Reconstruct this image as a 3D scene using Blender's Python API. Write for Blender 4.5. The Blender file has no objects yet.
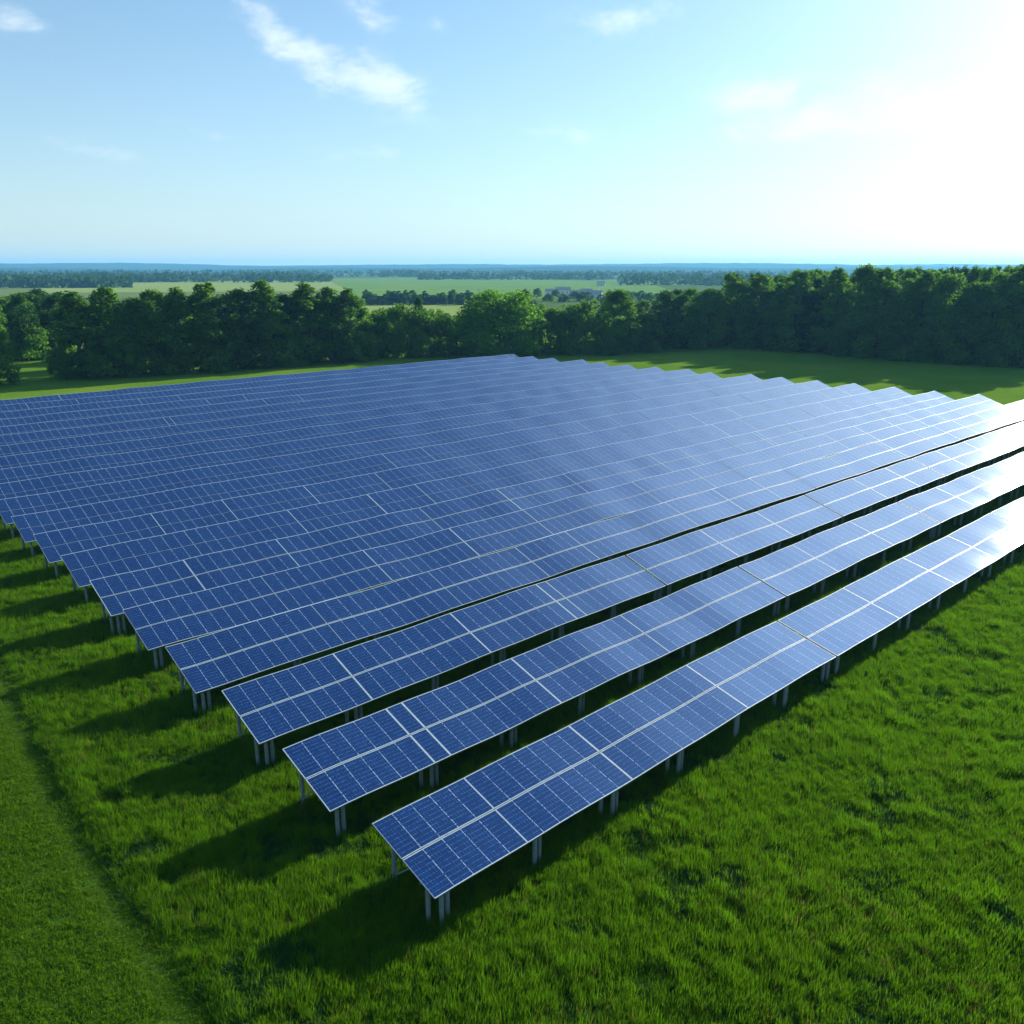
import bpy, bmesh, math, random
import numpy as np
from mathutils import Vector, Matrix

# ------------------------------------------------------------------ camera, sky, sun, exposure
sc = bpy.context.scene
C = sc.collection
S = 2.0                                   # metres per survey unit
H = 24.0                                  # the photo is taken from a mast or drone at this height
F = 844.0
PITCH = math.atan((512 - 268) / F)
cam_d = bpy.data.cameras.new('camera'); cam = bpy.data.objects.new('camera', cam_d); C.objects.link(cam)
cam.location = (0, 0, H); cam.rotation_euler = (math.pi/2 - PITCH, 0, 0)
cam_d.sensor_width = 36; cam_d.lens = F/1024*36; cam_d.clip_start = 0.5; cam_d.clip_end = 60000
sc.camera = cam

U = np.array([0.7405, 0.6721, 0.0]); U /= np.linalg.norm(U)      # along the panel rows
V = np.array([-U[1], U[0], 0.0])                                  # across the rows, away from the camera
ROWANG = math.atan2(U[1], U[0])

SUN_EL = math.radians(20.5)
SUN_AZ = ROWANG + math.radians(6.0)       # from +X, anticlockwise
SUNV = Vector((math.cos(SUN_AZ)*math.cos(SUN_EL), math.sin(SUN_AZ)*math.cos(SUN_EL), math.sin(SUN_EL)))
ld = bpy.data.lights.new('sun', 'SUN'); lo = bpy.data.objects.new('sun', ld); C.objects.link(lo)
ld.energy = 5.0; ld.angle = math.radians(0.5); ld.color = (1.0, 0.93, 0.80)
lo.rotation_euler = SUNV.to_track_quat('Z', 'Y').to_euler()

world = bpy.data.worlds.new('World'); sc.world = world; world.use_nodes = True
SKY_GAMMA, SKY_GAIN = .85, .74
def build_sky():
    nt = world.node_tree; N = nt.nodes; L = nt.links; N.clear()
    out = N.new('ShaderNodeOutputWorld'); bg = N.new('ShaderNodeBackground'); L.new(bg.outputs[0], out.inputs[0])
    bg.inputs[1].default_value = 0.10
    sky = N.new('ShaderNodeTexSky'); sky.sky_type = 'NISHITA'; sky.sun_disc = False
    sky.sun_elevation = SUN_EL; sky.sun_rotation = math.pi/2 - SUN_AZ
    sky.altitude = 100; sky.air_density = 1.0; sky.dust_density = 0.55; sky.ozone_density = 3.0
    tc = N.new('ShaderNodeTexCoord'); sp = N.new('ShaderNodeSeparateXYZ'); L.new(tc.outputs['Generated'], sp.inputs[0])
    def m(op, a, b=None, c=None):
        n = N.new('ShaderNodeMath'); n.operation = op
        for i, x in enumerate((a, b, c)):
            if x is None: continue
            if isinstance(x, (int, float)): n.inputs[i].default_value = x
            else: L.new(x, n.inputs[i])
        return n.outputs[0]
    X, Y, Z = sp.outputs
    az = m('ARCTAN2', X, Y)                                   # compass angle
    el = m('ARCSINE', Z)
    cmb = N.new('ShaderNodeCombineXYZ'); L.new(az, cmb.inputs[0]); L.new(m('MULTIPLY', el, 2.0), cmb.inputs[1])
    wn = N.new('ShaderNodeTexNoise'); wn.inputs['Scale'].default_value = 7; wn.inputs['Detail'].default_value = 3; L.new(cmb.outputs[0], wn.inputs['Vector'])
    ws = N.new('ShaderNodeVectorMath'); ws.operation = 'MULTIPLY_ADD'; L.new(wn.outputs['Color'], ws.inputs[0]); ws.inputs[1].default_value = (.10, .10, .10); L.new(cmb.outputs[0], ws.inputs[2])
    n1 = N.new('ShaderNodeTexNoise'); n1.inputs['Scale'].default_value = 19; n1.inputs['Detail'].default_value = 9; n1.inputs['Roughness'].default_value = .62
    L.new(ws.outputs[0], n1.inputs['Vector'])
    tot = None
    # wisps of cloud: (azimuth, elevation, half width, half height, tilt, strength) in degrees
    for a, e, w, h, t, s in [(-15.0, 13.6, 2.4, .8, -36, .9), (-12.6, 12.0, 2.0, .9, -30, .75), (-9.8, 11.2, 2.0, 1.2, -18, .95), (-6.8, 10.2, 1.9, 1.1, -20, 1.0), (-28, 12.7, 1.6, .6, -8, .95),
                             (6.5, 14.1, 2.4, .7, 4, 1.1), (-24.6, 6.5, 1.9, .45, -4, .6), (-8.4, 14.4, 1.6, .9, -30, .7), (-5.0, 13.9, 1.0, .4, 0, .6), (-19, 7.8, 1.6, .35, -10, .4),
                             (3.0, 8.0, 3.5, .6, -8, .45), (15, 9.8, 3, 1.1, -10, 1.0), (18.6, 7.9, 5, 1.0, 2, .9), (22.8, 9.2, 4, 1.6, 0, .8),
                             (-10.4, 6.9, 3.0, .5, 0, .45), (40, 9, 9, 4.5, 0, .5), (-60, 12, 7, 3, 5, .7), (70, 20, 9, 4, 0, .7),
                             (-95, 25, 12, 5, 10, .7), (120, 30, 14, 6, 0, .7), (175, 22, 16, 5, 0, .7)]:
        c_, s_ = math.cos(math.radians(t)), math.sin(math.radians(t))
        da = m('SUBTRACT', az, math.radians(a)); de = m('SUBTRACT', el, math.radians(e))
        x = m('ADD', m('MULTIPLY', da, c_/math.radians(w)), m('MULTIPLY', de, s_/math.radians(w)))
        y = m('ADD', m('MULTIPLY', da, -s_/math.radians(h)), m('MULTIPLY', de, c_/math.radians(h)))
        r2 = m('ADD', m('MULTIPLY', x, x), m('MULTIPLY', y, y))
        g = m('MULTIPLY', m('POWER', 2.718, m('MULTIPLY', r2, -0.8)), s)
        tot = g if tot is None else m('ADD', tot, g)
    cl = N.new('ShaderNodeMapRange'); cl.interpolation_type = 'SMOOTHSTEP'
    L.new(m('ADD', m('MULTIPLY', n1.outputs[0], 2.1), m('MULTIPLY', tot, 0.62)), cl.inputs[0])
    cl.inputs[1].default_value = 1.05; cl.inputs[2].default_value = 2.25
    fac = m('MULTIPLY', m('MULTIPLY', cl.outputs[0], m('MINIMUM', m('MULTIPLY', tot, 2.2), 1.0)), .60)
    mix = N.new('ShaderNodeMix'); mix.data_type = 'RGBA'
    milk = N.new('ShaderNodeMix'); milk.data_type = 'RGBA'; L.new(sky.outputs[0], milk.inputs[6]); milk.inputs[7].default_value = (5.9, 5.6, 5.4, 1)
    L.new(m('MULTIPLY', m('POWER', 2.718, m('MULTIPLY', m('MAXIMUM', el, 0.0), -1/math.radians(6.5))), .74), milk.inputs['Factor'])
    # bright glow added above view on the sun's side for panels to mirror
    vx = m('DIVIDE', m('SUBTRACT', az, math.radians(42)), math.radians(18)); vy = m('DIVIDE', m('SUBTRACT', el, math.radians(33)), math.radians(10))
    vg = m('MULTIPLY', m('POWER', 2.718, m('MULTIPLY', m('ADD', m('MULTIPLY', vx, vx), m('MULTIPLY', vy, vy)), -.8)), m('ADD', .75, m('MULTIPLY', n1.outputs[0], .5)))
    added_glow = N.new('ShaderNodeVectorMath'); added_glow.operation = 'MULTIPLY_ADD'
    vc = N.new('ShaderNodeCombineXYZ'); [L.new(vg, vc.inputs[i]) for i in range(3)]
    L.new(vc.outputs[0], added_glow.inputs[0]); added_glow.inputs[1].default_value = (11.0, 10.0, 9.2); L.new(milk.outputs[2], added_glow.inputs[2])
    L.new(fac, mix.inputs['Factor']); L.new(added_glow.outputs[0], mix.inputs[6])
    mix.inputs[7].default_value = (10.2, 8.6, 8.0, 1)
    # the camera's cool white balance
    wb = N.new('ShaderNodeMix'); wb.data_type = 'RGBA'; wb.blend_type = 'MULTIPLY'; wb.inputs['Factor'].default_value = 1
    L.new(mix.outputs[2], wb.inputs[6]); wb.inputs[7].default_value = (.76, .985, 1.07, 1)
    # soft shoulder on the sky's brightness: even, hazy summer air
    def scale(v, k):
        n = N.new('ShaderNodeVectorMath'); n.operation = 'SCALE'; L.new(v, n.inputs[0]); n.inputs['Scale'].default_value = k; return n.outputs[0]
    gm = N.new('ShaderNodeGamma'); L.new(scale(wb.outputs[2], .10), gm.inputs[0]); gm.inputs[1].default_value = SKY_GAMMA
    L.new(scale(gm.outputs[0], 10.0*SKY_GAIN), bg.inputs[0])
build_sky()
sc.view_settings.view_transform = 'Standard'; sc.view_settings.look = 'None'
sc.view_settings.exposure = 1.0; sc.view_settings.gamma = 1.0; sc.view_settings.use_curve_mapping = False
sc.cycles.max_bounces = 6; sc.cycles.transparent_max_bounces = 8; sc.cycles.volume_bounces = 0
sc.cycles.use_denoising = True

# ------------------------------------------------------------------ helpers
rnd = random.Random(7)
rng = np.random.default_rng(11)
def ray(px, py):
    x = (px-512)/F; z = -(py-512)/F; c, s = math.cos(PITCH), math.sin(PITCH)
    return np.array([x, c+z*s, -s+z*c])
def at(px, py, h=0.0):
    d = ray(px, py); t = (h-H)/d[2]; return np.array([0, 0, H])+t*d
def top_of(py, P):                         # height of a point above P that shows at picture row py
    d = ray(512, py); return H + d[2]/d[1]*P[1]
def W(u, v, z=0.0):
    p = U*u+V*v; return Vector((p[0], p[1], z))
def tag(o, label=None, cat=None, group=None, kind=None):
    if label: o['label'] = label
    if cat: o['category'] = cat
    if group: o['group'] = group
    if kind: o['kind'] = kind
    return o
def empty(name, loc=(0, 0, 0), rz=0.0):
    o = bpy.data.objects.new(name, None); C.objects.link(o); o.location = loc; o.rotation_euler = (0, 0, rz)
    o.empty_display_size = .3
    return o
def mesh_np(name, verts, faces, mats, parent=None, mat_idx=None, smooth=False, link=True):
    me = bpy.data.meshes.new(name); me.from_pydata(verts, [], faces)
    for m in (mats if isinstance(mats, (list, tuple)) else [mats]): me.materials.append(m)
    if mat_idx is not None: me.polygons.foreach_set('material_index', mat_idx)
    if smooth: me.polygons.foreach_set('use_smooth', [True]*len(me.polygons))
    me.update()
    o = bpy.data.objects.new(name, me)
    if link: C.objects.link(o)
    if parent: o.parent = parent
    return o
class MB:
    def __init__(s): s.v = []; s.f = []
    def quadbox(s, a):                     # eight corners: bottom four, top four
        n = len(s.v); s.v += [tuple(x) for x in a]
        s.f += [(n, n+3, n+2, n+1), (n+4, n+5, n+6, n+7)] + [(n+i, n+(i+1) % 4, n+4+(i+1) % 4, n+4+i) for i in range(4)]
    def bar(s, p, q, w, h, up=Vector((0, 0, 1))):
        p = Vector(p); q = Vector(q); d = (q-p).normalized(); x = d.cross(up)
        x = x.normalized() if x.length > 1e-4 else Vector((1, 0, 0)); y = x.cross(d)
        s.quadbox([P+x*(a*w/2)+y*(b*h/2) for P in (p, q) for a, b in ((-1, -1), (1, -1), (1, 1), (-1, 1))])
    def tube(s, p, q, r0, r1=None, n=10, cap=True):
        r1 = r0 if r1 is None else r1
        p = Vector(p); q = Vector(q); d = (q-p).normalized(); x = d.orthogonal().normalized(); y = d.cross(x)
        k = len(s.v)
        for P, r in ((p, r0), (q, r1)):
            s.v += [tuple(P+(x*math.cos(2*math.pi*i/n)+y*math.sin(2*math.pi*i/n))*r) for i in range(n)]
        s.f += [(k+i, k+(i+1) % n, k+n+(i+1) % n, k+n+i) for i in range(n)]
        if cap: s.f += [tuple(range(k+n, k+2*n)), tuple(range(k+n-1, k-1, -1))]
    def build(s, name, mat, parent=None, smooth=False): return mesh_np(name, s.v, s.f, mat, parent, smooth=smooth)

class NT:                                  # a small node-tree writer
    def __init__(s, name):
        s.m = bpy.data.materials.new(name); s.m.use_nodes = True; s.t = s.m.node_tree; s.t.nodes.clear()
        s.out = s.t.nodes.new('ShaderNodeOutputMaterial')
    def n(s, typ, **kw):
        x = s.t.nodes.new(typ)
        for k, v in kw.items(): setattr(x, k, v)
        return x
    def set(s, sock, v):
        if hasattr(v, 'links') or hasattr(v, 'is_linked'): s.t.links.new(v, sock)
        else: sock.default_value = v
    def math(s, op, *a):
        x = s.n('ShaderNodeMath', operation=op)
        for i, v in enumerate(a): s.set(x.inputs[i], v)
        return x.outputs[0]
    def mix(s, f, a, b):
        x = s.n('ShaderNodeMix', data_type='RGBA'); s.set(x.inputs[0], f); s.set(x.inputs[6], a); s.set(x.inputs[7], b); return x.outputs[2]
    def noise(s, vec, scale, detail=3, rough=.5):
        x = s.n('ShaderNodeTexNoise'); x.inputs['Scale'].default_value = scale; x.inputs['Detail'].default_value = detail; x.inputs['Roughness'].default_value = rough
        if vec is not None: s.set(x.inputs['Vector'], vec)
        return x.outputs[0]
    def ramp(s, f, lo, hi, a=0., b=1.):
        x = s.n('ShaderNodeMapRange'); s.set(x.inputs[0], f)
        for i, v in enumerate((lo, hi, a, b)): x.inputs[i+1].default_value = v
        return x.outputs[0]
    def obj(s): return s.n('ShaderNodeTexCoord').outputs['Object']
    def pos(s): return s.n('ShaderNodeNewGeometry').outputs['Position']
    def surf(s, sh): s.t.links.new(sh, s.out.inputs[0]); return s.m
    def principled(s, col, rough=.5, metal=0., spec=.5):
        p = s.n('ShaderNodeBsdfPrincipled'); s.set(p.inputs['Base Color'], col); s.set(p.inputs['Roughness'], rough)
        s.set(p.inputs['Metallic'], metal); s.set(p.inputs['Specular IOR Level'], spec); return p
def col(r, g, b): return (r, g, b, 1)

def mat_metal(name, c, rough=.45, metal=.6):
    t = NT(name); n = t.noise(t.obj(), 6, 4)
    return t.surf(t.principled(t.mix(t.ramp(n, .3, .75), col(*c), col(*[x*.72 for x in c])), t.ramp(n, .2, .8, rough-.1, rough+.12), metal).outputs[0])
M = {}
M['steel'] = mat_metal('galvanised_steel', (.20, .25, .26), .55, .1)
M['alu'] = mat_metal('anodised_aluminium', (.40, .52, .58), .6, .0)

def mat_cells():
    # polycrystalline silicon under glass; UV: x counts module columns, y runs 0..1 up the panel
    t = NT('solar_cells'); uv = t.n('ShaderNodeUVMap', uv_map='UVMap').outputs[0]
    sp = t.n('ShaderNodeSeparateXYZ'); t.set(sp.inputs[0], uv); x, y = sp.outputs[0], sp.outputs[1]
    oi = t.n('ShaderNodeObjectInfo')
    vo = t.n('ShaderNodeTexVoronoi'); vo.inputs['Scale'].default_value = 22; t.set(vo.inputs['Vector'], t.obj())
    vs = t.n('ShaderNodeSeparateColor'); t.set(vs.inputs[0], vo.outputs['Color'])
    vo2 = t.n('ShaderNodeTexVoronoi'); vo2.inputs['Scale'].default_value = 7; t.set(vo2.inputs['Vector'], t.obj())
    vs2 = t.n('ShaderNodeSeparateColor'); t.set(vs2.inputs[0], vo2.outputs['Color'])
    g = t.math('ADD', t.math('MULTIPLY', vs.outputs[0], .6), t.math('MULTIPLY', vs2.outputs[1], .4))
    c = t.mix(t.ramp(g, .3, .85), col(.001, .004, .020), col(.006, .032, .125))
    # cell checks, per-cell tint
    cx = t.math('FLOOR', t.math('MULTIPLY', x, 6)); cy = t.math('FLOOR', t.math('MULTIPLY', y, 12))
    cv = t.n('ShaderNodeCombineXYZ'); t.set(cv.inputs[0], cx); t.set(cv.inputs[1], cy); t.set(cv.inputs[2], oi.outputs['Random'])
    wn = t.n('ShaderNodeTexWhiteNoise'); t.set(wn.inputs['Vector'], cv.outputs[0])
    c = t.mix(t.math('MULTIPLY', wn.outputs['Value'], .45), c, col(.004, .020, .095))
    mx = t.math('FLOOR', x); mv = t.n('ShaderNodeCombineXYZ'); t.set(mv.inputs[0], mx); t.set(mv.inputs[1], oi.outputs['Random'])
    wm = t.n('ShaderNodeTexWhiteNoise'); t.set(wm.inputs['Vector'], mv.outputs[0])
    c = t.mix(t.math('MULTIPLY', wm.outputs['Value'], .5), c, col(.002, .009, .05))
    def line(coord, count, half, jit=None):
        q = t.math('MULTIPLY', coord, count)
        if jit is not None: q = t.math('ADD', q, jit)
        f = t.math('ABSOLUTE', t.math('SUBTRACT', t.math('FRACT', t.math('ADD', q, .5)), .5))
        return t.ramp(f, half*.7, half*1.3, 1., 0.)
    pn = t.noise(t.obj(), 15, 2); pn2 = t.noise(t.obj(), 2.3, 2)
    l_mod = t.math('MULTIPLY', line(x, 1, .017), t.ramp(pn, .44, .52, .05, 1.))      # joints between modules
    l_h = t.math('MULTIPLY', line(y, 9, .045), t.ramp(pn, .43, .55, .08, 1.))         # cell rows
    l_v = t.math('MULTIPLY', line(x, 6, .060), t.ramp(pn2, .40, .6, .10, .5))         # cell columns
    ls = t.math('MAXIMUM', t.math('MULTIPLY', l_h, .62), t.math('MULTIPLY', l_v, .45))
    c = t.mix(ls, c, col(.12, .25, .42))
    c = t.mix(l_mod, c, col(.42, .56, .68))
    p = t.principled(c, t.ramp(t.noise(t.obj(), 1.3, 4), .3, .7, .04, .05), 0., .8)
    p.inputs['IOR'].default_value = 2.6; p.inputs['Specular Tint'].default_value = (.05, .21, .55, 1)   # blue anti-reflection coat
    p.inputs['Coat Weight'].default_value = .85; p.inputs['Coat Roughness'].default_value = .05; p.inputs['Coat IOR'].default_value = 1.75   # clear front glass
    return t.surf(p.outputs[0])
M['cells'] = mat_cells()

def mat_leaf(name, dark, light, trans=.52):
    t = NT(name); oi = t.n('ShaderNodeObjectInfo')
    a = t.n('ShaderNodeAttribute', attribute_name='tint')
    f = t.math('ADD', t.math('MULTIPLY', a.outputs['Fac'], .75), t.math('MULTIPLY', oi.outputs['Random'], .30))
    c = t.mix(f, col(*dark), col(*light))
    d = t.principled(c, .8, 0., .04)
    tr = t.n('ShaderNodeBsdfTranslucent'); t.set(tr.inputs[0], t.mix(.55, c, col(light[0]*1.5, light[1]*1.6, light[2]*.6)))
    mx = t.n('ShaderNodeMixShader'); mx.inputs[0].default_value = trans
    t.set(mx.inputs[1], d.outputs[0]); t.set(mx.inputs[2], tr.outputs[0]); return t.surf(mx.outputs[0])
M['leaf'] = mat_leaf('broad_leaves', (.013, .054, .009), (.115, .250, .026))
M['leaf_dark'] = mat_leaf('dark_leaves', (.007, .032, .012), (.050, .130, .030))
M['leaf_far'] = mat_leaf('far_leaves', (.014, .046, .018), (.042, .095, .034), .2)
M['leaf_lush'] = mat_leaf('lush_leaves', (.034, .105, .008), (.145, .320, .022))
M['grass'] = mat_leaf('grass_blades', (.026, .086, .003), (.100, .222, .005), .50)
M['grass_dry'] = mat_leaf('dry_blades', (.060, .085, .010), (.190, .200, .040), .45)
M['clover'] = mat_leaf('clover_leaves', (.016, .055, .010), (.040, .120, .018), .35)
M['grass_short'] = mat_leaf('mown_blades', (.040, .108, .004), (.110, .215, .008), .48)
def mat_bark():
    t = NT('bark'); n = t.noise(t.obj(), 3, 6)
    return t.surf(t.principled(t.mix(n, col(.030, .034, .016), col(.085, .085, .050)), .9).outputs[0])
M['bark'] = mat_bark()

def mat_ground():
    t = NT('meadow'); P = t.pos()
    a = t.noise(P, .05, 4); b = t.noise(P, 1.2, 5, .65); d = t.noise(P, 9, 3, .7)
    c = t.mix(t.ramp(b, .3, .7), col(.024, .075, .005), col(.055, .125, .010))
    c = t.mix(t.ramp(d, .35, .7), c, col(.055, .11, .014))
    # further off the meadow is grazed short and turns yellower
    sp = t.n('ShaderNodeSeparateXYZ'); t.set(sp.inputs[0], P)
    far = t.ramp(sp.outputs[1], 95, 150)
    cf = t.mix(t.ramp(a, .35, .65), col(.090, .205, .012), col(.150, .250, .022))
    cf = t.mix(t.ramp(b, .3, .8, 0, .5), cf, col(.070, .120, .020))
    c = t.mix(far, c, cf)
    # far off: a patchwork of fields, each field with its own crop colour
    vo = t.n('ShaderNodeTexVoronoi'); vo.inputs['Scale'].default_value = .0021; vo.inputs['Randomness'].default_value = .9
    t.set(vo.inputs['Vector'], P); vs = t.n('ShaderNodeSeparateColor'); t.set(vs.inputs[0], vo.outputs['Color'])
    cc = t.mix(vs.outputs[0], col(.055, .105, .028), col(.145, .195, .055))
    cc = t.mix(t.ramp(vs.outputs[1], .7, .9), cc, col(.22, .22, .09))
    cc = t.mix(t.ramp(vs.outputs[2], .6, .75), cc, col(.06, .11, .03))
    c = t.mix(t.ramp(sp.outputs[1], 420, 470), c, cc)
    p = t.principled(c, .95, 0., .0)
    bp = t.n('ShaderNodeBump'); bp.inputs['Strength'].default_value = .7; bp.inputs['Distance'].default_value = .25
    t.set(bp.inputs['Height'], t.math('ADD', b, t.math('MULTIPLY', d, .5))); t.set(p.inputs['Normal'], bp.outputs[0])
    return t.surf(p.outputs[0])
M['ground'] = mat_ground()
def mat_field(name, c0, c1, sc_=.02):
    t = NT(name); P = t.pos(); a = t.noise(P, sc_, 4); b = t.noise(P, sc_*20, 3)
    c = t.mix(t.ramp(t.math('ADD', t.math('MULTIPLY', a, .7), t.math('MULTIPLY', b, .3)), .35, .65), col(*c0), col(*c1))
    return t.surf(t.principled(c, .95, 0., .0).outputs[0])
M['mown'] = mat_field('mown_grass', (.030, .080, .008), (.060, .120, .014), .4)
M['field_a'] = mat_field('field_green', (.110, .225, .050), (.160, .255, .065), .01)
M['field_b'] = mat_field('field_pale', (.200, .280, .070), (.250, .310, .095), .01)
M['hill'] = mat_field('wooded_hill', (.016, .040, .018), (.040, .075, .030), .004)

# ------------------------------------------------------------------ ground, fields, hills
def grid_sheet(name, xs, ys, mat, z=0.0):
    v = [(x, y, z) for y in ys for x in xs]; n = len(xs)
    f = [(j*n+i, j*n+i+1, (j+1)*n+i+1, (j+1)*n+i) for j in range(len(ys)-1) for i in range(n-1)]
    return mesh_np(name, v, f, mat)
tag(grid_sheet('ground', [-16000, -4000, -1000, -250, 0, 250, 1000, 4000, 16000], [-400, -100, 0, 100, 300, 1000, 3000, 9000, 18000], M['ground']), kind='structure')
# mown strip along the left ends of the rows
v0, v1 = -5, 170
tag(mesh_np('mown_path', [tuple(W(-40, v0, .004)), tuple(W(7.4, v0, .004)), tuple(W(7.6, 40, .004)), tuple(W(9.2, 62, .004)), tuple(W(9, v1, .004)), tuple(W(-40, v1, .004))],
        [(0, 1, 2, 3, 4, 5)], M['mown']), kind='structure')
def field(pts, mat, z):
    v = [tuple(at(x, y)[:2])+(z,) for x, y in pts]
    return tag(mesh_np('field', v, [tuple(range(len(v)))][0:1], mat), kind='structure')
field([(330, 300), (690, 297), (650, 283.5), (560, 279.5), (400, 277.6), (330, 278.5)], M['field_a'], .05)
field([(330, 316), (560, 316), (520, 302.5), (350, 302.5)], M['field_b'], .06)
field([(30, 293), (350, 291), (330, 281.5), (250, 280.2), (130, 282), (40, 285)], M['field_b'], .09)
field([(590, 281), (700, 286), (760, 283), (720, 279), (640, 278)], M['field_a'], .07)

def hills(y0, depth, hmax, seed, x0, x1, prof):
    r = np.random.default_rng(seed); nx, ny = 220, 14
    xs = np.linspace(x0, x1, nx); verts = []; faces = []
    ph = r.uniform(0, 6.28, 8); fr = r.uniform(.3, 3.2, 8); am = r.uniform(.2, 1, 8)/fr**.6
    for j in range(ny):
        k = j/(ny-1); sh = math.sin(math.pi*min(k, .5)*1.0)**1.2 if k < .5 else 1.0
        for i, x in enumerate(xs):
            q = (x/x1)*6.0
            hh = prof(x)*hmax*(.78+.30*sum(a*math.sin(f*q+p+.25*j) for a, f, p in zip(am, fr, ph))/2.2)
            verts.append((x, y0+k*depth, max(hh*sh + r.normal(0, 1.6)*(sh > .2), 0)-1.0*(j == 0)))
    for j in range(ny-1):
        for i in range(nx-1):
            faces.append((j*nx+i, j*nx+i+1, (j+1)*nx+i+1, (j+1)*nx+i))
    tag(mesh_np('hills', verts, faces, M['hill'], smooth=True), kind='structure')
hills(6200, 2600, 92, 3, -7500, 7500, lambda x: .62+.30*math.exp(-((x-1500)/1300)**2)+.16*math.exp(-((x+3300)/700)**2)+.10*math.sin(x/620+2))
hills(4200, 1500, 40, 5, -6000, 6000, lambda x: .65+.25*math.sin(x/700+1)+.1*math.sin(x/260))

# ------------------------------------------------------------------ solar tables
COLW = 0.47*S                      # one module column
SLOPE = 2.12*S                     # length of the tilted face
PITCHV = 3.56*S
V0 = 10.58*S; UL = 7.63*S
UR_ = lambda row: (79.2-.105*((V0+row*PITCHV)/S+2-24))*S      # the right ends step in a slanting line
NROW = 20
ORD = ['', 'first', 'second', 'third', 'fourth', 'fifth', 'sixth', 'seventh', 'eighth', 'ninth', 'tenth', 'eleventh', 'twelfth', 'thirteenth',
       'fourteenth', 'fifteenth', 'sixteenth', 'seventeenth', 'eighteenth', 'nineteenth', 'twentieth']
TILT = [13.5, 16, 18, 19] + [19.5]*20
def wave(row):
    r = random.Random(100+row)
    ph = [(r.uniform(.25, .5), r.uniform(0, 6.3), r.uniform(.6, 1)*.040), (r.uniform(.65, 1.1), r.uniform(0, 6.3), r.uniform(.5, 1)*.026), (r.uniform(.08, .14), r.uniform(0, 6.3), .04)]
    return lambda u: sum(a*math.sin(f*u+p) for f, p, a in ph)
def seg_plan(row):                 # a row is a list of tables, a table a list of panel lengths in module columns
    r = random.Random(50+row)
    ncol = int((UR_(row)-UL)/COLW) + r.choice([0, 0, 1, -1])
    tabs = [[5, 7, 10, 10], [9, 10, 9, 10], [8, 10, 9]] if row == 0 else [[6, 1, 8, 10, 7, 7], [8, 10, 10], [9, 9, 10]] if row == 1 else [[7, 9, 8, 1, 9], [10, 9, 9]] if row == 2 else []
    used = sum(map(sum, tabs))
    while ncol-used > 6:
        t = []
        for _ in range(r.choice([3, 4, 4, 5])):
            n = min(r.choice([6, 7, 8, 9, 10]), ncol-used)
            if n <= 0: break
            t.append(n); used += n
            if r.random() < .12 and ncol-used > 2: t.append(1); used += 1
        tabs.append(t)
    return tabs

def panel_mesh(us, base, ct, st, s0, s1, zf):
    """slab of modules between slope positions s0..s1 with a joint at every module column"""
    v = []; uvs = []; f = []; TH = .045
    n = len(us)
    for th in (0, -TH):
        for i, u in enumerate(us):
            for s in (s0, s1):
                v.append((u-base, s*ct - th*st*-1*0 + (-st)*th, zf(u)+s*st+ct*th))
    for i in range(n-1):
        a = 2*i; f.append((a, a+2, a+3, a+1)); uvs += [(i, 0), (i+1, 0), (i+1, 1), (i, 1)]
    k = 2*n
    for i in range(n-1):
        a = k+2*i; f.append((a, a+1, a+3, a+2)); uvs += [(0.3, .31)]*4
        f.append((2*i, k+2*i, k+2*i+2, 2*i+2)); uvs += [(0.3, .31)]*4
        f.append((2*i+1, 2*i+3, k+2*i+3, k+2*i+1)); uvs += [(0.3, .31)]*4
    f.append((0, 1, k+1, k)); uvs += [(0.3, .31)]*4
    e = 2*(n-1); f.append((e, k+e, k+e+1, e+1)); uvs += [(0.3, .31)]*4
    return v, f, uvs
def frame_mesh(us, base, ct, st, s0, s1, zf, w_end, w_lo, w_hi):
    """white aluminium edge standing 6 mm proud of the glass"""
    mb = MB(); up = .007; dn = -.05
    def pt(u, s, h): return (u-base, s*ct - st*h, zf(u)+s*st+ct*h)
    for sa, sb in ((s0, s0+w_lo), (s1-w_hi, s1)):
        for i in range(len(us)-1):
            a, b = us[i], us[i+1]
            mb.quadbox([pt(a, sa, dn), pt(b, sa, dn), pt(b, sb, dn), pt(a, sb, dn), pt(a, sa, up), pt(b, sa, up), pt(b, sb, up), pt(a, sb, up)])
    def zlin(u): return zf(u)
    for a, b in ((us[0], us[0]+w_end), (us[-1]-w_end, us[-1])):
        # stay on the facet of the outermost module column
        i0 = 0 if a == us[0] else len(us)-2
        za, zb = zf(us[i0]), zf(us[i0+1])
        g = lambda u: za+(zb-za)*(u-us[i0])/(us[i0+1]-us[i0])
        q = lambda u, s, h: (u-base, s*ct-st*h, g(u)+s*st+ct*h)
        sa, sb = s0+w_lo, s1-w_hi
        mb.quadbox([q(a, sa, dn), q(b, sa, dn), q(b, sb, dn), q(a, sb, dn), q(a, sa, up), q(b, sa, up), q(b, sb, up), q(a, sb, up)])
    return mb
def visible_u(v, pad):              # the stretch of a row inside the picture
    us = np.linspace(UL-2, UR_(0)+4, 240); ok = []
    for u in us:
        p = U*u+V*v; d = p-np.array([0, 0, H-1.8]); c, s = math.cos(PITCH), math.sin(PITCH)
        dep = d[1]*c-d[2]*s
        if dep > 1 and abs(512+F*d[0]/dep-512) < 512+pad: ok.append(u)
    return (min(ok), max(ok)) if ok else (0, 0)

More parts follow.
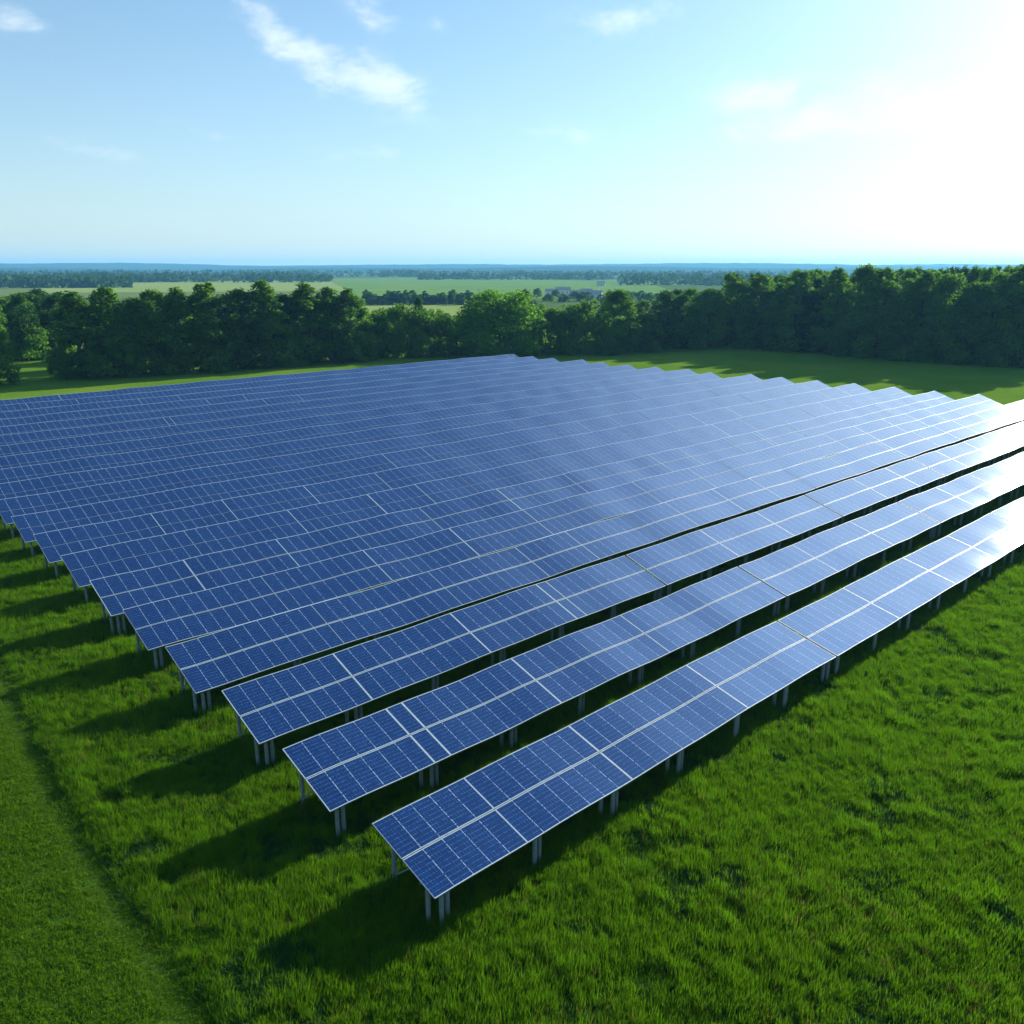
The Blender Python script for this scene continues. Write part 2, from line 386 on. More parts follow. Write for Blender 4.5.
def table(row, us_list, root_name='solar_table'):
    tilt = math.radians(TILT[row]); ct, st = math.cos(tilt), math.sin(tilt)
    vlow = V0+row*PITCHV
    wv = WAVES[row]; low = 0.80*S
    zf = lambda u: low+wv(u)
    ua, ub = us_list[0][0], us_list[-1][-1]
    root = empty(root_name, W(ua, vlow, 0), ROWANG)
    half = SLOPE/2; near = row < 6
    wl = .042 if row < 5 else .046; wm = .042 if row < 4 else .028 if row < 6 else .010
    rf = random.Random(row*77+int(ua))
    gp = .022 if row < 6 else .012
    for us in us_list:
        bold = rf.random() < (.75 if row < 3 else .35 if row < 8 else .07)
        we = .042 if bold else .014 if row < 8 else .008
        for s0, s1 in ((0, half-gp), (half+gp, SLOPE)):
            v, f, uvs = panel_mesh(us, ua, ct, st, s0, s1, zf)
            if near:
                o = mesh_np('solar_panel', v, f, M['cells'], root)
                nuv = len(uvs)
            fm = frame_mesh(us, ua, ct, st, s0, s1, zf, we, wl if s0 == 0 else wm, wm if s0 == 0 else wl)
            if near:
                fo = fm.build('panel_frame', M['alu'], o)
            else:
                k = len(v); v2 = v+fm.v; f2 = f+[tuple(i+k for i in q) for q in fm.f]
                o = mesh_np('solar_panel', v2, f2, [M['cells'], M['alu']], root, mat_idx=[0]*len(f)+[1]*len(fm.f))
            lay = o.data.uv_layers.new(name='UVMap')
            flat = [c for q in uvs for c in q]
            flat += [0.0]*(2*len(lay.data)-len(flat))
            lay.data.foreach_set('uv', flat)
    pt = lambda u, s, h: (u-ua, s*ct-st*h, zf(u)+s*st+ct*h)
    cols = [u for us in us_list for u in us[:-1]]+[ub]
    # purlins that carry the panels, following the facets
    for s in (.22*SLOPE, .76*SLOPE):
        mb = MB()
        for a, b in zip(cols[:-1], cols[1:]): mb.bar(pt(a, s, -.12), pt(b, s, -.12), .07, .11)
        mb.build('purlin', M['steel'], root)
    # supports: posts in groups of two or three under each rafter
    r = random.Random(row*31+int(ua*7)); n = max(2, round((ub-ua)/5.4)+1)
    for k in range(n):
        u = ua+.45+(ub-ua-.9)*k/(n-1)
        mb = MB(); mb.bar(pt(u, .02*SLOPE, -.225), pt(u, .92*SLOPE, -.225), .09, .12); mb.build('rafter', M['steel'], root)
        spots = [(u, .045), (u, .80)]
        if row < 6:
            sg = 1 if k < n-1 else -1
            spots.append((u+.36*sg, .07))
            if (k+row) % 3 != 1: spots.append((u-.30*sg, .15))
        for pu, s in spots:
            x, y, z = pt(pu, s*SLOPE, -.17)
            q = MB(); rad = .095
            q.tube((x, y, -.1), (x, y, z), rad, rad, 10)
            q.build('post', M['steel'], root, smooth=False)
        if row < 5:
            q = MB(); a = pt(u, .80*SLOPE, -.17); b = pt(u, .42*SLOPE, -.28); q.bar((a[0], a[1], .35), b, .06, .06); q.build('brace', M['steel'], root)
    return root

WAVES = [wave(r) for r in range(NROW)]
TABLE_SPANS = []
def solar_farm():
    for row in range(NROW):
        plan = seg_plan(row); u = UL + random.Random(row).uniform(-.15, .15)
        ntab = len(plan); lo_, hi_ = visible_u(V0+row*PITCHV, 40); entries = []
        for ti, t in enumerate(plan):
            us_list = []
            for n in t:
                us_list.append([u+i*(COLW-.0) for i in range(n+1)]); u += n*COLW+.012
            entries.append(us_list); u += .16 if row < 3 else .06
        vis = [i for i, e in enumerate(entries) if e[-1][-1] > lo_ and e[0][0] < hi_]
        left_in = entries[0][0][0] > lo_
        for i in vis:
            root = table(row, entries[i])
            TABLE_SPANS.append((row, entries[i][0][0], entries[i][-1][-1]))
            rl = 'front row' if row == 0 else 'backmost row' if row == NROW-1 else ORD[row+1]+' row from the front'
            if left_in:
                w = ['leftmost', 'second', 'third', 'fourth', 'fifth', 'sixth'][i]
                tl = 'leftmost blue solar table on steel posts' if i == 0 else w+' blue solar table from the left end'
            else:
                j = ntab-1-i
                w = ['last', 'second', 'third', 'fourth', 'fifth', 'sixth'][j]
                tl = 'blue solar table at the right end' if j == 0 else w+' blue solar table from the right end'
            tag(root, tl+' of the '+rl, 'solar table', 'solar tables standing in parallel rows')
solar_farm()

# ------------------------------------------------------------------ trees
def leaf_cards(P, Nrm, size, r, tint):
    n = len(P); a = r.normal(size=(n, 3)); Nn = Nrm+r.normal(scale=.65, size=(n, 3)); Nn /= np.linalg.norm(Nn, axis=1)[:, None]
    x = np.cross(Nn, a); x /= np.linalg.norm(x, axis=1)[:, None]; y = np.cross(Nn, x)
    sz = size*r.uniform(.6, 1.3, n)[:, None]
    q = np.stack([P-x*sz*.5, P+y*sz*.32+x*sz*.05, P+x*sz*.55, P-y*sz*.32+x*sz*.05], 1)
    return q.reshape(-1, 3), np.repeat(tint, 4)
def crown_mesh(name, kind, hgt, rad, seed, nleaf, leaf, mat):
    r = np.random.default_rng(seed); blobs = []
    nb = {'tall': 95, 'broad': 80, 'round': 110, 'bush': 45}[kind]
    base = {'tall': .0, 'broad': .0, 'round': .03, 'bush': .0}[kind]
    for i in range(nb):
        k = r.uniform(0, 1)**.95; z = base+k*(.95-base)
        if kind == 'tall':  w = (1-.96*k**2.3)**.68*(.84+.16*min(1, k*6))
        elif kind == 'broad': w = math.sqrt(max(0, 1-((k-.34)/.68)**2))*.98
        else: w = math.sqrt(max(0, 1-((k-.42)/.62)**2))
        a = r.uniform(0, 6.283); rr = rad*w*math.sqrt(r.uniform(.25, 1))*.84*(1+.16*math.sin(3*a+seed))
        br = rad*r.uniform(.19, .36)*(.6+.4*w)
        blobs.append((rr*math.cos(a), rr*math.sin(a), z*hgt, br))
    if kind in ('tall', 'broad'):
        for i in range(3): blobs.append((r.normal(0, rad*.10), r.normal(0, rad*.10), hgt*r.uniform(.88, .97), rad*r.uniform(.09, .15)))
    B = np.array(blobs); wgt = B[:, 3]**2; wgt /= wgt.sum()
    idx = r.choice(len(B), nleaf, p=wgt)
    d = r.normal(size=(nleaf, 3)); d /= np.linalg.norm(d, axis=1)[:, None]
    rr = r.uniform(.25, 1, nleaf)**.45*np.where(r.uniform(0, 1, nleaf) < (.04 if kind == 'round' else .12), r.uniform(1, 1.3, nleaf), 1)
    wob = 1+.22*np.sin(d[:, 0]*5+idx)*np.sin(d[:, 2]*6+idx*2)
    P = B[idx, :3]+d*(B[idx, 3]*rr*wob)[:, None]*np.array([1, 1, .85])
    P[:, 2] = np.clip(P[:, 2], .15, hgt*1.02)
    tint = np.clip(.4*r.uniform(0, 1, nleaf)+.7*r.uniform(0, 1, len(B))[idx]-.05, 0, 1)
    out = P-np.array([0, 0, hgt*.45]); out /= np.linalg.norm(out, axis=1)[:, None]
    v, tn = leaf_cards(P, .5*d+.5*out+np.array([0, 0, .35]), leaf, r, tint)
    n = nleaf; me = bpy.data.meshes.new(name)
    me.vertices.add(4*n); me.vertices.foreach_set('co', v.ravel())
    me.loops.add(4*n); me.loops.foreach_set('vertex_index', np.arange(4*n, dtype=np.int32))
    me.polygons.add(n); me.polygons.foreach_set('loop_start', np.arange(0, 4*n, 4, dtype=np.int32))
    me.update(calc_edges=True)
    at_ = me.attributes.new('tint', 'FLOAT', 'POINT'); at_.data.foreach_set('value', tn.astype(np.float32))
    me.materials.append(mat)
    return me
def trunk_mesh(name, hgt, rad, seed):
    r = random.Random(seed); mb = MB(); tr = .018*hgt
    pts = [Vector((0, 0, -.2))]+[Vector((r.uniform(-.02, .02)*hgt, r.uniform(-.02, .02)*hgt, hgt*k)) for k in (.18, .4, .62, .85)]
    for i in range(4): mb.tube(pts[i], pts[i+1], tr*(1-.23*i), tr*(1-.23*(i+1)), 8)
    for i in range(9):
        k = r.uniform(.2, .75); a = r.uniform(0, 6.28); p = Vector((0, 0, hgt*k)); l = rad*r.uniform(.45, .8)
        mb.tube(p, p+Vector((l*math.cos(a), l*math.sin(a), l*.55)), tr*.38, tr*.12, 6)
    me = bpy.data.meshes.new(name); me.from_pydata(mb.v, [], mb.f); me.materials.append(M['bark']); me.update(); return me
TREES = {}
for key, kind, h_, r_, n_, lf, mt in [('tall', 'tall', 22, 4.6, 9500, .62, 'leaf'), ('tall_dark', 'tall', 22, 4.2, 9500, .60, 'leaf_dark'), ('tall_b', 'tall', 22, 5.0, 9500, .62, 'leaf'),
                                  ('broad', 'broad', 20, 6.0, 11000, .64, 'leaf'), ('broad_b', 'broad', 20, 6.4, 11000, .64, 'leaf'), ('broad_dark', 'broad', 20, 6.0, 9500, .62, 'leaf_dark'),
                                  ('round', 'round', 18, 9.2, 24000, .62, 'leaf_lush'), ('bush', 'bush', 9, 5.2, 7500, .52, 'leaf'), ('bush_b', 'bush', 9, 4.8, 7500, .52, 'leaf')]:
    sd = sum(map(ord, key))
    TREES[key] = (crown_mesh('crown', kind, h_, r_, sd, n_, lf, M[mt]), trunk_mesh('trunk', h_, r_, sd), h_, r_)
def tree(key, P, h, width=None, label='', group=None, name='tree', cat='tree'):
    cm, tm, h0, r0 = TREES[key]
    sz = h/h0; sxy = (width/2/r0) if width else sz
    root = empty(name, (P[0], P[1], 0), rnd.uniform(0, 6.28))
    for nm, me in (('crown', cm), ('trunk', tm)):
        o = bpy.data.objects.new(nm, me); C.objects.link(o); o.parent = root; o.scale = (sxy, sxy, sz)
    tag(root, label, cat, group); return root

def px_tree(key, px, base, top, wpx, label, group=None, name='tree', cat='tree'):
    P = at(px, base); h = top_of(top, P); d = math.hypot(P[1], H)
    return tree(key, P, h, wpx*P[1]/F*1.04, label, group, name, cat)

EDGE_X, EDGE_Y = [650, 674, 734, 765, 809, 854, 904, 971, 1033], [350, 349, 347, 349, 352, 356, 360, 364, 367]
def trees_all():
    # the belt on the left, front trees from left to right
    GL = 'trees of the left belt'
    px_tree('broad', -4, 386, 313, 42, 'bushy tree cut by the left picture edge, nearest the mown grass', GL)
    front = [(84, 377, 290, 56, 'tall', 'leftmost tall front tree of the left belt, beside the grassy gap'),
             (114, 377, 284, 44, 'tall_b', 'pale green pointed tree just right of the grassy gap tree'),
             (156, 374, 289, 52, 'broad', 'wide leafy tree, third in the front of the left belt'),
             (184, 372, 286, 46, 'tall', 'light topped tree in the middle front of the left belt'),
             (212, 371, 280, 50, 'tall_b', 'tallest light green tree in the middle of the left belt'),
             (244, 369, 288, 46, 'broad_dark', 'dark tree between the two tallest of the left belt'),
             (266, 367, 277, 48, 'tall_b', 'tall full crowned tree right of the dark one in the left belt'),
             (287, 365, 292, 34, 'tall_dark', 'narrow blue green conical tree near the right of the left belt'),
             (309, 364, 281, 44, 'tall', 'tall tree behind the narrow conical one in the left belt'),
             (333, 362, 285, 44, 'tall_b', 'second last tree at the right end of the left belt'),
             (352, 361, 287, 44, 'tall', 'last tall tree at the right end of the left belt')]
    for x, b, t, w, k, l in front: px_tree(k, x, b, t, w*1.14, l, GL)
    low = [(64, 379, 345, 22, 'low shrub at the foot of the leftmost tall belt tree'), (128, 377, 340, 30, 'low shrub under the pointed belt tree'), (226, 371, 335, 28, 'low shrub under the tallest belt tree'),
           (296, 366, 330, 26, 'low shrub at the foot of the conical tree'), (340, 361, 325, 28, 'low shrub at the right end of the left belt')]
    for x, b, t, w, l in low: px_tree('bush_b', x, b, t, w, l, 'low shrubs under the left belt', 'shrub', 'shrub')
    for row, (dy, lift) in enumerate([(-8, 2), (-16, 2)]):
        for i in range(9):
            x = 72+i*32+row*9+rnd.uniform(-5, 5)
            if x > 345: continue
            b = 378-(x-60)*.056+dy; t = rnd.uniform(284, 293)+lift
            px_tree(rnd.choice(['tall_dark', 'broad_dark']), x, b, t+5, rnd.uniform(30, 40), 'tree deep in the left belt, half hidden by the front row', 'inner trees of the left belt')
    # darker wood further back on the left
    for i in range(26):
        x = rnd.uniform(-25, 85); b = rnd.uniform(341, 361); t = rnd.uniform(287, 297)+(b-341)*.25
        px_tree(rnd.choice(['broad', 'broad_dark', 'tall', 'broad_b']), x, b, t, rnd.uniform(30, 44), 'dark tree in the wood behind the grassy gap', 'trees of the far left wood')
    px_tree('bush', 31, 360, 324, 42, 'rounded bush standing alone in the grassy gap', None, 'bush', 'bush')
    # middle: bushes and the round tree
    GM = 'bushes of the middle hedge'
    mid = [(372, 358, 313, 30, 'bush_b', 'small dark bush next to the last belt tree'), (388, 357, 309, 34, 'bush', 'first bright bush of the middle hedge'),
           (407, 357, 305, 40, 'bush', 'largest bright bush left of the round tree'), (424, 357, 312, 30, 'bush_b', 'dull green bush, second to the left of the round tree'),
           (442, 356, 314, 34, 'bush', 'low bright bush, close to the round tree on its left'), (461, 354, 318, 34, 'bush_b', 'dull bush half under the round tree on its left')]
    for x, b, t, w, k, l in mid: px_tree(k, x, b, t, w, l, GM, 'bush', 'bush')
    px_tree('broad_dark', 420, 352, 296, 18, 'thin tree rising above the bushes left of the round tree')
    px_tree('round', 499, 356, 290.5, 86, 'big round bright green tree behind the far row of panels')
    px_tree('broad_dark', 522, 349, 289, 34, 'dark tree peeping out behind the round tree')
    mid2 = [(545, 354, 305, 36, 'bush_b', 'bush touching the round tree on its right'), (566, 354, 306, 36, 'bush', 'second bush right of the round tree'),
            (586, 353, 300, 38, 'bush_b', 'bush between the hedge and the bright broad tree')]
    for x, b, t, w, k, l in mid2: px_tree(k, x, b, t, w, l, GM, 'bush', 'bush')
    px_tree('broad_b', 614, 354, 289, 46, 'bright broad tree at the left end of the right wood')
    px_tree('broad', 640, 352, 300, 40, 'lower tree right of the bright broad tree')
    for i in range(16):
        x = 365+i*19+rnd.uniform(-5, 5)
        if 460 < x < 530: continue
        px_tree(rnd.choice(['bush_b', 'broad_dark', 'bush']), x, 348+rnd.uniform(-3, 2), rnd.uniform(308, 316), rnd.uniform(28, 36), 'bush in the second line of the middle hedge', 'inner bushes of the middle hedge', 'bush', 'bush')
    # right wood, front edge
    GR = 'front trees of the right wood'
    edge = [(664, 351, 290, 40, 'broad_dark'), (686, 351, 288, 40, 'broad'), (707, 350, 288, 40, 'broad_b'), (730, 350, 272, 46, 'broad'), (757, 352, 273, 44, 'tall_b'), (776, 356, 282, 34, 'tall'),
            (793, 359, 268, 46, 'tall_b'), (812, 362, 276, 40, 'tall_dark'), (831, 364, 266, 46, 'tall'), (855, 367, 264, 50, 'broad_b'), (876, 370, 265, 48, 'tall_b'), (897, 372, 278, 46, 'broad'),
            (915, 375, 268, 50, 'tall'), (940, 378, 273, 54, 'broad_b'), (962, 381, 280, 50, 'tall_b'), (985, 384, 272, 56, 'broad'), (1008, 388, 263, 52, 'tall'), (1036, 392, 268, 54, 'broad')]
    for i, (x, b, t, w, k) in enumerate(edge):
        b = float(np.interp(x, EDGE_X, EDGE_Y))
        desc = 'dark leafy' if 'dark' in k else 'tall pointed' if k.startswith('tall') else 'broad crowned'
        l = desc+' tree, '+('leftmost' if i == 0 else ORD[i+1]+' from the left')+' in the front edge of the right wood'
        px_tree(k, x, b, t, w, l, GR)
    for row in range(5):
        for i in range(19):
            x = 655+i*23+row*9+rnd.uniform(-7, 7)
            if x > 1045: continue
            fb = np.interp(x, EDGE_X, EDGE_Y)
            d = at(x, fb)[1]*(1+.045*(row+1)); P = at(x, fb)*0; P0 = at(x, fb); k = d/P0[1]; P = P0*k; P[2] = 0
            P[0] = (x-512)/F*math.hypot(P[1], 0)*1.04
            t = np.interp(x, [715, 800, 1045], [275, 268, 264])+rnd.uniform(-1.5, 9) if x > 715 else rnd.uniform(288, 294)
            tree(rnd.choice(['tall', 'broad', 'tall_b', 'broad_b', 'broad_dark']), P, H+ray(512, t)[2]/ray(512, t)[1]*P[1], rnd.uniform(9, 12), 'tree deep in the right wood, only its top in view', 'inner trees of the right wood')
    # hedgerow trees far out between the fields
    for i in range(26):
        x = 366+i*4.6+rnd.uniform(-1.5, 1.5); b = 304.5+rnd.uniform(-.6, .6)
        px_tree(rnd.choice(['broad_dark', 'broad', 'tall_dark']), x, b, rnd.uniform(289, 296), rnd.uniform(9, 14), 'small dark tree in the hedgerow between two far fields', 'trees of the far hedgerow')
    for i in range(22):
        x = 540+i*8+rnd.uniform(-3, 3); b = 300+rnd.uniform(-4, 4)
        px_tree(rnd.choice(['broad_dark', 'broad']), x, b, b-rnd.uniform(7, 11), rnd.uniform(9, 14), 'small tree among the far houses', 'trees around the far houses')
trees_all()

# far woods: masses nobody could count
def far_wood(bands, seed):
    r = np.random.default_rng(seed); Ps = []; ts = []; sz = []
    for x0, x1, y0, y1, n, hh, size in bands:
        xs = r.uniform(x0, x1, n); yy = r.uniform(y0, y1, n)
        for x, y in zip(xs, yy):
            if math.sin(x*.043+y*1.7+seed)+math.sin(x*.017-y*2.9)+r.normal(0, .5) < -.45: continue
            P = at(x, y); m = 9; rad = size*2.2; h = hh*r.uniform(.7, 1.2)
            q = r.normal(size=(m, 3)); q /= np.linalg.norm(q, axis=1)[:, None]
            Ps.append(np.array([P[0], P[1], h*.5])+q*np.array([rad, rad, h*.5])); ts.append(np.full(m, r.uniform(0, 1))); sz.append(np.full(m, size*2.3))
    P = np.concatenate(Ps); t = np.concatenate(ts); s_ = np.concatenate(sz)
    v, tn = leaf_cards(P, r.normal(size=P.shape), s_[:, None][:, 0].mean(), r, t)
    n = len(P); o = mesh_np('far_woodland', v.tolist(), [tuple(range(4*i, 4*i+4)) for i in range(n)], M['leaf_far'])
    a = o.data.attributes.new('tint', 'FLOAT', 'POINT'); a.data.foreach_set('value', tn.astype(np.float32))
    tag(o, 'dark bands of far woodland below the blue hills', 'woodland', None, 'stuff')
far_wood([(-60, 330, 279, 282.5, 900, 13, 3.2), (-60, 420, 275, 277, 800, 16, 4.2), (380, 820, 275, 277.2, 700, 15, 4), (420, 700, 278, 280, 350, 12, 3.4), (620, 1100, 277, 286, 900, 13, 3.4), (-60, 130, 283, 288, 500, 12, 2.6)], 5)

# ------------------------------------------------------------------ far village
def houses():
    t = NT('render_wall'); M['wall'] = t.surf(t.principled(t.mix(t.noise(t.obj(), 1, 3), col(.62, .60, .54), col(.72, .70, .66)), .9).outputs[0])
    t = NT('roof_tiles'); M['roof'] = t.surf(t.principled(t.mix(t.noise(t.obj(), 2, 3), col(.34, .30, .27), col(.46, .42, .38)), .85).outputs[0])
    t = NT('house_glass'); M['glass'] = t.surf(t.principled(col(.03, .04, .05), .1).outputs[0])
    spots = [(551, 296, 12, 'leftmost white far house among trees'), (563, 294.5, 17, 'long pale far house with brown roof, largest of the village'), (575, 297.5, 11, 'small white far house below the long one'),
             (586, 296, 13, 'pale far house right of the small white one'), (594, 299, 16, 'low white far barn at the right of the village'), (601, 286, 14, 'pale far house up the slope by the field'),
             (622, 284, 16, 'far house on the skyline field, beyond the barn')]
    for px, py, L_, lab in spots:
        L_ *= .8
        P = at(px, py); w = L_*.5; e = 4.2; rdg = e+w*.38
        root = empty('house', (P[0], P[1], 0), rnd.uniform(-.4, .4)); tag(root, lab, 'house', 'far houses of the village')
        mb = MB(); a, b = L_/2, w/2
        mb.v = [(-a, -b, 0), (a, -b, 0), (a, b, 0), (-a, b, 0), (-a, -b, e), (a, -b, e), (a, b, e), (-a, b, e), (-a, 0, rdg), (a, 0, rdg)]
        mb.f = [(0, 1, 5, 4), (2, 3, 7, 6), (1, 2, 6, 9, 5), (3, 0, 4, 8, 7)]
        mb.build('wall', M['wall'], root)
        rf = MB(); o_ = .4
        for sg in (-1, 1):
            rf.quadbox([(-a-o_, sg*(b+o_), e-o_*.76), (a+o_, sg*(b+o_), e-o_*.76), (a+o_, 0, rdg), (-a-o_, 0, rdg),
                        (-a-o_, sg*(b+o_), e-o_*.76+.2), (a+o_, sg*(b+o_), e-o_*.76+.2), (a+o_, 0, rdg+.2), (-a-o_, 0, rdg+.2)])
        ro = rf.build('roof', M['roof'], root)
        ch = MB(); ch.quadbox([(a*.5+x, y, z) for z in (rdg-.6, rdg+1.2) for x, y in ((-.35, -.35), (.35, -.35), (.35, .35), (-.35, .35))]); ch.build('chimney', M['wall'], ro)
        for k in range(3):
            x = -a*.6+k*a*.6; wd = MB(); wd.quadbox([(x+i, -b-.03+j, z) for z in (1.2, 2.6) for i, j in ((-.5, 0), (.5, 0), (.5, .02), (-.5, .02))]); wd.build('window', M['glass'], root)
houses()

# ------------------------------------------------------------------ meadow grass (one mass, instanced tufts)
def vnoise(x, y, s, seed):
    r = np.random.default_rng(seed); g = r.uniform(0, 1, (256, 256)); X = x/s+500; Y = y/s+500
    i = np.floor(X).astype(int); j = np.floor(Y).astype(int); fx = X-i; fy = Y-j; fx = fx*fx*(3-2*fx); fy = fy*fy*(3-2*fy)
    G = lambda a, b: g[a % 256, b % 256]
    return (G(i, j)*(1-fx)+G(i+1, j)*fx)*(1-fy)+(G(i, j+1)*(1-fx)+G(i+1, j+1)*fx)*fy
def tuft(seed, h, spread, n, wid, mat, lean):
    r = random.Random(seed); v = []; f = []; tn = []
    for _ in range(n):
        a = r.uniform(0, 6.28); b = r.uniform(0, 6.28); d = spread*math.sqrt(r.random()); x, y = d*math.cos(b), d*math.sin(b)
        hh = h*r.uniform(.55, 1.15); l = lean*hh*r.uniform(.3, 1.3); dx, dy = math.cos(a), math.sin(a); px, py = -dy*wid/2, dx*wid/2
        k = len(v)
        v += [(x-px, y-py, -.03), (x+px, y+py, -.03), (x+dx*l*.35+px*.8, y+dy*l*.35+py*.8, hh*.6), (x+dx*l*.35-px*.8, y+dy*l*.35-py*.8, hh*.6), (x+dx*l, y+dy*l, hh)]
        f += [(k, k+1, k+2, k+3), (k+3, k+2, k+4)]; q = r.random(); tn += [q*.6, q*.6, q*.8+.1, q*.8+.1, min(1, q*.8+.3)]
    me = bpy.data.meshes.new('tuft'); me.from_pydata(v, [], f); me.materials.append(mat)
    a_ = me.attributes.new('tint', 'FLOAT', 'POINT'); a_.data.foreach_set('value', tn); me.update()
    return bpy.data.objects.new('tuft', me)
def scatter(name, pts, rot, scl, idx, tufts, label, cat):
    me = bpy.data.meshes.new(name); me.vertices.add(len(pts)); me.vertices.foreach_set('co', pts.astype(np.float32).ravel())
    for nm, typ, d, fld in (('rot', 'FLOAT_VECTOR', rot, 'vector'), ('scl', 'FLOAT_VECTOR', scl, 'vector'), ('idx', 'INT', idx, 'value')):
        a = me.attributes.new(nm, typ, 'POINT'); a.data.foreach_set(fld, d.ravel())
    o = bpy.data.objects.new(name, me); C.objects.link(o); tag(o, label, cat, None, 'stuff')
    ng = bpy.data.node_groups.new(name+'_nodes', 'GeometryNodeTree')
    ng.interface.new_socket('Geometry', in_out='INPUT', socket_type='NodeSocketGeometry'); ng.interface.new_socket('Geometry', in_out='OUTPUT', socket_type='NodeSocketGeometry')
    N, L = ng.nodes, ng.links; gi = N.new('NodeGroupInput'); go = N.new('NodeGroupOutput')
    g2i = N.new('GeometryNodeGeometryToInstance')
    for t in reversed(tufts):
        oi = N.new('GeometryNodeObjectInfo'); oi.inputs['Object'].default_value = t; oi.inputs['As Instance'].default_value = True
        L.new(oi.outputs['Geometry'], g2i.inputs[0])
    iop = N.new('GeometryNodeInstanceOnPoints'); L.new(gi.outputs[0], iop.inputs['Points']); L.new(g2i.outputs[0], iop.inputs['Instance'])
    iop.inputs['Pick Instance'].default_value = True
    def attr(nm, typ):
        a = N.new('GeometryNodeInputNamedAttribute'); a.data_type = typ; a.inputs['Name'].default_value = nm; return a.outputs[0]
    L.new(attr('idx', 'INT'), iop.inputs['Instance Index']); L.new(attr('rot', 'FLOAT_VECTOR'), iop.inputs['Rotation']); L.new(attr('scl', 'FLOAT_VECTOR'), iop.inputs['Scale'])
    L.new(iop.outputs[0], go.inputs[0])
    md = o.modifiers.new('scatter', 'NODES'); md.node_group = ng
    return o
def in_view(x, y, pad=190):
    c, s = math.cos(PITCH), math.sin(PITCH); dep = y*c+H*s; up = y*s-H*c
    px = 512+F*x/dep; py = 512-F*up/dep
    return (np.abs(px-512) < 512+pad) & (py < 1024+pad*1.5)
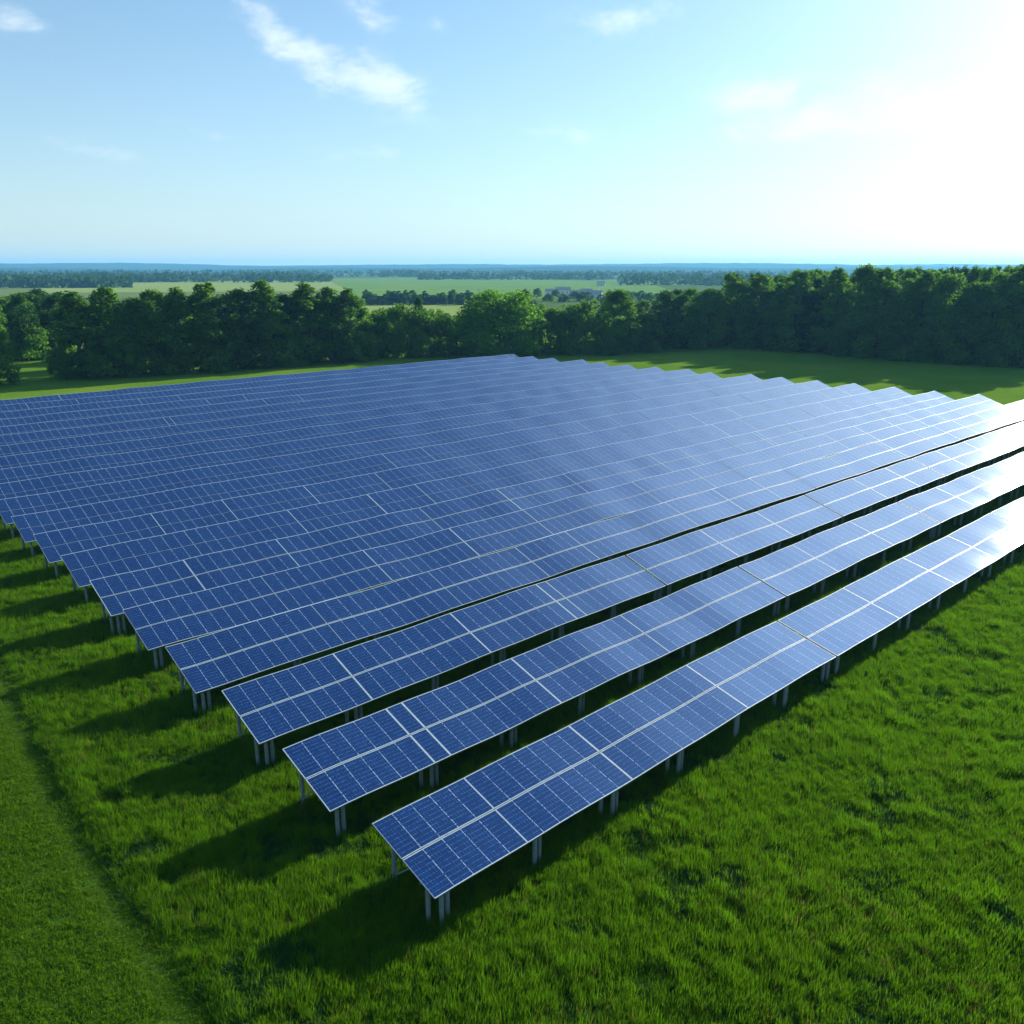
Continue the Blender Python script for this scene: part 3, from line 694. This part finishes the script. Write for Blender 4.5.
def meadow():
    r = np.random.default_rng(4)
    def sample(n, x0, x1, y0, y1):
        x = r.uniform(x0, x1, n); y = r.uniform(y0, y1, n); k = in_view(x, y); return x[k], y[k]
    xs, ys = [], []
    for (y0, y1, dens) in ((10, 40, 46), (40, 60, 30), (60, 85, 17), (85, 125, 7)):
        xm = 32+y1*.74; x, y = sample(int(2*xm*(y1-y0)*dens), -xm, xm, y0, y1); xs.append(x); ys.append(y)
    x = np.concatenate(xs); y = np.concatenate(ys)
    u = x*U[0]+y*U[1]; v = x*V[0]+y*V[1]
    under = (u > UL+4) & (v > V0+PITCHV*3) & (u < UR_(0)-14)              # hidden below the closed part of the array
    edge_u = np.interp(v, [0, 40, 62, 170], [7.4, 7.6, 9.2, 9.0])
    keep = ~under & (v > -60)
    dist = np.hypot(x, y)
    mown = u < edge_u + (vnoise(x, y, 1.3, 9)-.5)*.5
    c1 = vnoise(x, y, 1.1, 1); c2 = vnoise(x, y, 4.5, 2); c3 = vnoise(x, y, .55, 3)
    hgt = .72+.40*c1*c3*1.5+.35*(c2-.4)-.45*np.clip((vnoise(x, y, 1.7, 12)-.78)*8, 0, 1)
    hgt = np.clip(hgt, .3, 1.7)*(.60+.40*np.clip((u-edge_u)/.8, 0, 1))
    nr = lambda k: r.uniform(0, 6.28, k)
    # tall meadow
    k = keep & ~mown & ((u > UL-12) | True)
    n = k.sum(); p = np.stack([x[k], y[k], np.zeros(n)], 1)
    big = 1+.35*np.clip((dist[k]-40)/60, 0, 1)
    lean = .10
    rot = np.stack([r.normal(.0, lean, n), r.normal(.0, lean, n), nr(n)], 1); sz = hgt[k]
    scl = np.stack([big*(.8+.3*sz), big*(.8+.3*sz), sz*r.uniform(.8, 1.2, n)], 1)
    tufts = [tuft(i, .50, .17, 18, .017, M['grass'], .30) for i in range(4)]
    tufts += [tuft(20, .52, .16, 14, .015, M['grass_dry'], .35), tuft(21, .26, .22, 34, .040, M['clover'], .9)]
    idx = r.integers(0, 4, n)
    dry = vnoise(x, y, 3.1, 21)[k]*.7+vnoise(x, y, .8, 22)[k]*.3; wet = vnoise(x, y, 2.2, 23)[k]*.6+vnoise(x, y, .9, 24)[k]*.4
    idx = np.where(r.uniform(0, 1, n) < np.clip((dry-.62)*1.2, .02, .2), 4, idx)
    idx = np.where(r.uniform(0, 1, n) < np.clip((wet-.62)*4, .02, .8), 5, idx).astype(np.int32)
    scatter('grass', p, rot.astype(np.float32), scl.astype(np.float32), idx, tufts, 'tall lush green meadow grass around and below the solar tables', 'grass')
    # short turf of the mown strip
    k = keep & mown; n = k.sum(); p = np.stack([x[k], y[k], np.full(n, .004)], 1)
    dark = np.clip(1-np.abs(u[k]-edge_u[k]+.7)/.7, 0, 1)             # the worn line beside the tall grass
    sz = (.55+.5*c1[k])*(1-.70*dark)
    rot = np.stack([r.normal(0, .2, n), r.normal(0, .2, n), nr(n)], 1); scl = np.stack([np.ones(n)*1.15, np.ones(n)*1.15, sz], 1)
    tufts2 = [tuft(40+i, .17, .19, 17, .018, M['grass_short'], .7) for i in range(3)]
    scatter('turf', p, rot.astype(np.float32), scl.astype(np.float32), r.integers(0, 3, n).astype(np.int32), tufts2, 'short olive green mown turf along the left of the tables', 'turf')
    print('tufts', len(x), keep.sum())
meadow()

# ------------------------------------------------------------------ haze
def haze():
    x, y0, y1, z0, z1 = 9000, -300, 9200, -1.0, 100
    v = [(a, b, c) for c in (z0, z1) for a, b in ((-x, y0), (x, y0), (x, y1), (-x, y1))]
    t = NT('haze_air'); p = t.n('ShaderNodeVolumePrincipled')
    p.inputs['Color'].default_value = (.20, .60, 1.0, 1); p.inputs['Density'].default_value = HAZE; p.inputs['Anisotropy'].default_value = .2
    t.t.links.new(p.outputs[0], t.out.inputs['Volume'])
    o = mesh_np('haze', v, [(0, 3, 2, 1), (4, 5, 6, 7), (0, 1, 5, 4), (1, 2, 6, 5), (2, 3, 7, 6), (3, 0, 4, 7)], t.m)
    tag(o, 'pale blue haze over the far fields and hills', 'haze', None, 'stuff')
HAZE = 1.15e-4
haze()
